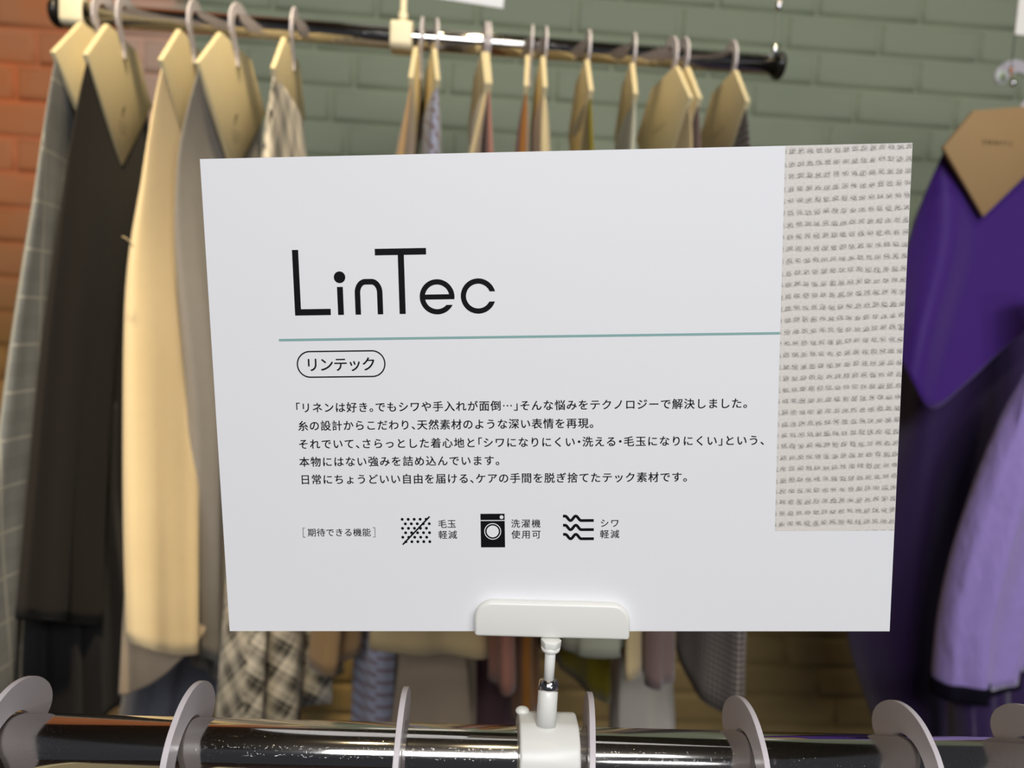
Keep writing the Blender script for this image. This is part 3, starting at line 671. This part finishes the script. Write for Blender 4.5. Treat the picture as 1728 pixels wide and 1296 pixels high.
# ------------------------------------------------------------------ hangers on the front rail: only their hooks reach into the picture
front = [(45, 1190, 'outermost left'), (335, 1200, ''), (683, 1200, ''), (1000, 1190, ''), (1246, 1215, ''), (1512, 1220, ''), (1722, 1225, '')]
labs = ['flat white hanger hook at the far left end of the thick chrome rail', 'flat white hanger hook on the thick rail below the plain grey swatch',
        'flat white hanger hook on the thick rail just left of the sign clip', 'flat white hanger hook seen edge-on, just right of the sign clip',
        'flat white hanger hook on the thick rail below the dark houndstooth swatch', 'flat white hanger hook on the thick rail below the purple cloth',
        'flat white hanger hook at the far right end of the thick chrome rail']
F_MAROON = fabric('dark_red_cloth', srgb(70, 28, 26), 'plain')
F_NAVY = fabric('navy_cloth', srgb(34, 38, 54), 'plain')
for i, ((px, py, _), lb) in enumerate(zip(front, labs)):
    X = at(px, py, FRY + .0125).x
    if i == 3: X = at(1001, 1240, FRY - .008).x
    psi = (-.10 if i == 3 else 0)
    root = thing('swatch_hanger', lb, 'hanger', (X, FRY, FRZ), 'swatch hangers on the front rail'); root.rotation_euler = (0, 0, psi)
    hook(root); card(root, CARDM)
    bm = bmesh.new(); rnd = random.Random(i)
    nu, nz = 24, 14
    gr = [[[bm.verts.new((s * .0012 + .006 * (j / nz) * sin(u * .9 + i) + s * .006 * j / nz, (u / nu - .5) * 2 * AU * .93 * (1 + .12 * j / nz), AZ - .004 - .52 * j / nz)) for u in range(nu + 1)] for j in range(nz + 1)] for s in (-1, 1)]
    for s in (0, 1):
        for j in range(nz):
            for u in range(nu): bm.faces.new((gr[s][j][u], gr[s][j][u + 1], gr[s][j + 1][u + 1], gr[s][j + 1][u]))
    for j in range(nz):
        for u in (0, nu): bm.faces.new((gr[0][j][u], gr[0][j + 1][u], gr[1][j + 1][u], gr[1][j][u]))
    obj('cloth', bm, (F_MAROON, F_NAVY, F_CHAR, F_MAROON, F_NAVY, F_GREY, F_CHAR)[i], root, True)

# ------------------------------------------------------------------ the purple swatch at the right, hung on a wire
def sheet(name, parent, rows, m, base, sub=5, thick=.0014, inv=None):
    P_ = [[at(*p) for p in r_] for r_ in rows]
    def cr(a, b, c, d, t): return .5 * ((2 * b) + (c - a) * t + (2 * a - 5 * b + 4 * c - d) * t * t + (3 * b - a - 3 * c + d) * t ** 3)
    def dense(L):
        out = []
        for i in range(len(L) - 1):
            a, b, c, d = L[max(i - 1, 0)], L[i], L[i + 1], L[min(i + 2, len(L) - 1)]
            for k in range(sub): out.append(cr(a, b, c, d, k / sub))
        return out + [L[-1]]
    rowsd = [dense(r_) for r_ in P_]; cols = [dense([r_[i] for r_ in rowsd]) for i in range(len(rowsd[0]))]
    bm = bmesh.new(); uvl = bm.loops.layers.uv.new('UVMap')
    G = [[bm.verts.new(p - base) for p in c] for c in cols]
    for i in range(len(G) - 1):
        for j in range(len(G[0]) - 1):
            f = bm.faces.new((G[i][j], G[i + 1][j], G[i + 1][j + 1], G[i][j + 1]))
            for lp in f.loops: lp[uvl].uv = (lp.vert.co.x, lp.vert.co.z)
    me = bpy.data.meshes.new(name); bm.to_mesh(me); bm.free(); o = link(name, me, m, parent, True)
    s = o.modifiers.new('thickness', 'SOLIDIFY'); s.thickness = thick; s.offset = 0
    if inv: o.matrix_parent_inverse = inv
    return o
F_PURP = fabric('purple_satin', srgb(68, 30, 122), 'plain', rough=.5, sheen=.35)
F_DPURP = fabric('deep_purple_cloth', srgb(56, 36, 84), 'plain', rough=.6, sheen=.4)
F_LILAC = fabric('washed_lilac_cotton', srgb(166, 144, 212), 'plain', sheen=.4, crease=.6)
F_BTRIM = fabric('black_trim', srgb(18, 14, 28), 'plain', sheen=0)
PY = .965
ctr = at(1706, 242, PY); psi = radians(-80)
rootm = Matrix.Translation((ctr.x, PY, ctr.z - AZ)) @ Matrix.Rotation(psi, 4, 'Z')
pur = thing('fabric_swatch', 'purple satin fabric swatch with shaded card at the right edge by green bricks', 'fabric swatch', mw=rootm)
pur.matrix_basis = rootm; pinv = rootm.inverted()
ph_ = hook(pur, 0); ph_.rotation_euler = (0, 0, pi); ph_.scale = (1, 1.28, 1.28); ph_.location = (0, 0, .004)
def on_card(px, py):                                       # a point of the card's plane, in the swatch's own frame
    o_ = pinv @ Vector((0, 0, ZC)); d_ = pinv.to_3x3() @ cray(px, py); p = o_ + d_ * (-o_.x / d_.x); return p.y, p.z
bm = bmesh.new(); prism(bm, [on_card(*p) for p in ((1590, 250), (1641, 187), (1742, 179), (1795, 232), (1657, 366))], -CT, CT, lambda x, y, z: (z, x, y))
bevel(obj('header_card', bm, CARD_SHADED, pur), .0006, 2)
bm = bmesh.new(); t0 = on_card(1655, 243)
for k_, ch in enumerate('yosetric'): put(bm, ch, t0[0] + .0062 * k_, t0[1] + .0003 * k_, .0100, 0, .014, 0, lambda x, y, z: (CT + .0003, x, y))
obj('card_lettering', bm, GINK, pur)
bm = bmesh.new(); lathe(bm, [(.0080, 0), (.0080, .0006)], 'X', 28)
hc = Vector((.0014, -.0284, .0113))
stk = obj('size_sticker', bm, mat('pale_green_sticker', srgb(190, 206, 192), .4), pur, True, Matrix.Translation(hc)); stk['label'] = 'pale green round sticker'
bm = bmesh.new(); lathe(bm, [(.0028, 0), (.0028, .0003)], 'X', 20); obj('sticker_dot', bm, mat('yellow_green_dot', srgb(150, 150, 30), .5), stk, True, Matrix.Translation((.0004, 0, 0)))['label'] = 'yellow green dot'
sheet('cloth', pur, [
    [(1593, 254, .968), (1598, 259, .970), (1640, 256, .977), (1668, 254, .982), (1715, 250, .991), (1790, 244, 1.004)],
    [(1538, 385, .985), (1597, 400, .950), (1640, 410, .963), (1670, 412, .970), (1715, 400, .980), (1785, 395, .995)],
    [(1508, 520, .965), (1560, 545, .918), (1605, 560, .935), (1650, 555, .942), (1705, 530, .955), (1795, 470, .978)],
    [(1502, 575, .950), (1538, 640, .912), (1573, 690, .915), (1630, 648, .925), (1690, 592, .940), (1800, 500, .968)]], F_PURP, Vector((0, 0, 0)), inv=pinv)
sheet('under_layer', pur, [
    [(1545, 400, 1.09), (1590, 400, 1.06), (1640, 400, 1.02), (1690, 400, 1.015), (1740, 400, 1.03), (1800, 400, 1.02)],
    [(1500, 640, 1.09), (1530, 640, 1.05), (1570, 640, 1.00), (1640, 640, .985), (1720, 640, 1.00), (1830, 640, .99)],
    [(1460, 860, 1.07), (1490, 860, 1.03), (1560, 860, .985), (1620, 860, 1.005), (1720, 860, 1.02), (1840, 860, 1.00)],
    [(1427, 1050, 1.06), (1470, 1060, 1.02), (1540, 1070, .975), (1610, 1080, 1.01), (1715, 1080, 1.00), (1850, 1080, .99)],
    [(1480, 1235, 1.05), (1510, 1250, 1.01), (1560, 1265, .985), (1630, 1290, 1.01), (1720, 1290, .99), (1850, 1290, .98)]], F_DPURP, Vector((0, 0, 0)), inv=pinv)['label'] = 'darker purple long lower layer'
# lilac garment leg in front of it
lil = thing('lilac_garment', 'washed lilac cotton garment with stitched seam and black hem, beside the purple swatch', 'garment', tuple(at(1760, 480, .90)))
lb = Vector(lil.location)
cloth_body('sleeve', lil, lb, [(470, 1775, 1800, .012), (620, 1748, 1800, .02), (700, 1712, 1795, .026), (800, 1672, 1785, .030), (930, 1630, 1752, .032), (1050, 1604, 1722, .032), (1165, 1594, 1700, .032)], F_LILAC, (-.002, .006, .026), .16, 5, YN=(.86, .86), YF=(.90, .90), seed=31)
cloth_body('hem_binding', lil, lb, [(1150, 1592, 1703, .033), (1178, 1592, 1702, .033)], F_BTRIM, (-.002, .006, .026), .16, 5, nT=4, hpow=0, YN=(.855, .855), YF=(.912, .912), seed=31)['label'] = 'black hem'
cloth_body('lining', lil, lb, [(1100, 1606, 1690, .024), (1290, 1620, 1690, .024)], F_DPURP, (0, 0, 0), .2, 6, nT=10, YN=(.875, .875), YF=(.90, .90), seed=33)['label'] = 'deep purple lining below the hem'
bm = bmesh.new(); tube(bm, [at(x, y, .853 - .0) - lb for x, y in ((1738, 640), (1722, 700), (1704, 770), (1696, 860), (1692, 960), (1688, 1060), (1682, 1130))], .0010, 8)
obj('seam', bm, F_LILAC, lil, True)
# wire and ring the hanger hangs on, with a white plate above
hwp = Vector((ctr.x, PY, ctr.z - AZ))
wx = at(1706, 118, PY - .02)
wr = thing('hanging_wire', 'thin hanging wire with copper ferrule at the right edge above the purple swatch', 'wire', (wx.x, PY - .02, wx.z))
bm = bmesh.new(); tube(bm, [(0, 0, 0), (0, 0, 2.80 - wx.z)], .0007, 8); obj('wire', bm, STEEL, wr, True)
bm = bmesh.new(); lathe(bm, [(.0010, -.005), (.0024, -.004), (.0024, .003), (.0010, .004)], 'Z', 16); obj('ferrule', bm, COPPER, wr, True)
bm = bmesh.new(); bmesh.ops.create_uvsphere(bm, u_segments=20, v_segments=12, radius=.0042); obj('swivel_bead', bm, STEEL, wr, True, Matrix.Translation((.0065, .003, -.016)))
bm = bmesh.new(); tube(bm, [(0, 0, -.003), (.002, .001, -.009), (.006, .003, -.014)], .0009, 8); obj('hook_loop', bm, COPPER, wr, True)
q0 = at(1713, 58, PY - .03)
bm = bmesh.new(); prism(bm, [(0, 0), (.12, -.003), (.12, .16), (0, .16)], 0, .003, lambda x, y, z: (x, z, y))
o = obj('sign_card', bm, mat('bright_white_card', srgb(248, 244, 236), .5, grain=.03, gscale=60)); o.location = q0; tag(o, 'blank white card corner at the top right edge beside the wire', 'sign')
q0 = at(849, 14, BRY + .008)
bm = bmesh.new(); prism(bm, [(0, 0), (-.21, .004), (-.21, .15), (0, .15)], 0, .0015, lambda x, y, z: (x, z, y))
o = obj('sign_card', bm, mat('grey_white_card', srgb(205, 210, 218), .4, grain=.03, gscale=60)); o.location = q0; o.rotation_euler = (0, radians(3.2), 0); tag(o, 'pale blue grey card corner at the top, right of the clip stem', 'sign')
# loose thread on the charcoal swatch
bm = bmesh.new(); tp = [at(206, 399, .70), at(213, 402, .70), at(219, 408, .70), at(224, 416, .71)]
tube(bm, tp, .0006, 6); o = obj('loose_thread', bm, F_CREAM, None, True); tag(o, 'loose pale thread sticking out from the cream beige swatch', 'thread')

bpy.data.objects.remove(FO)
bpy.data.curves.remove(FD)
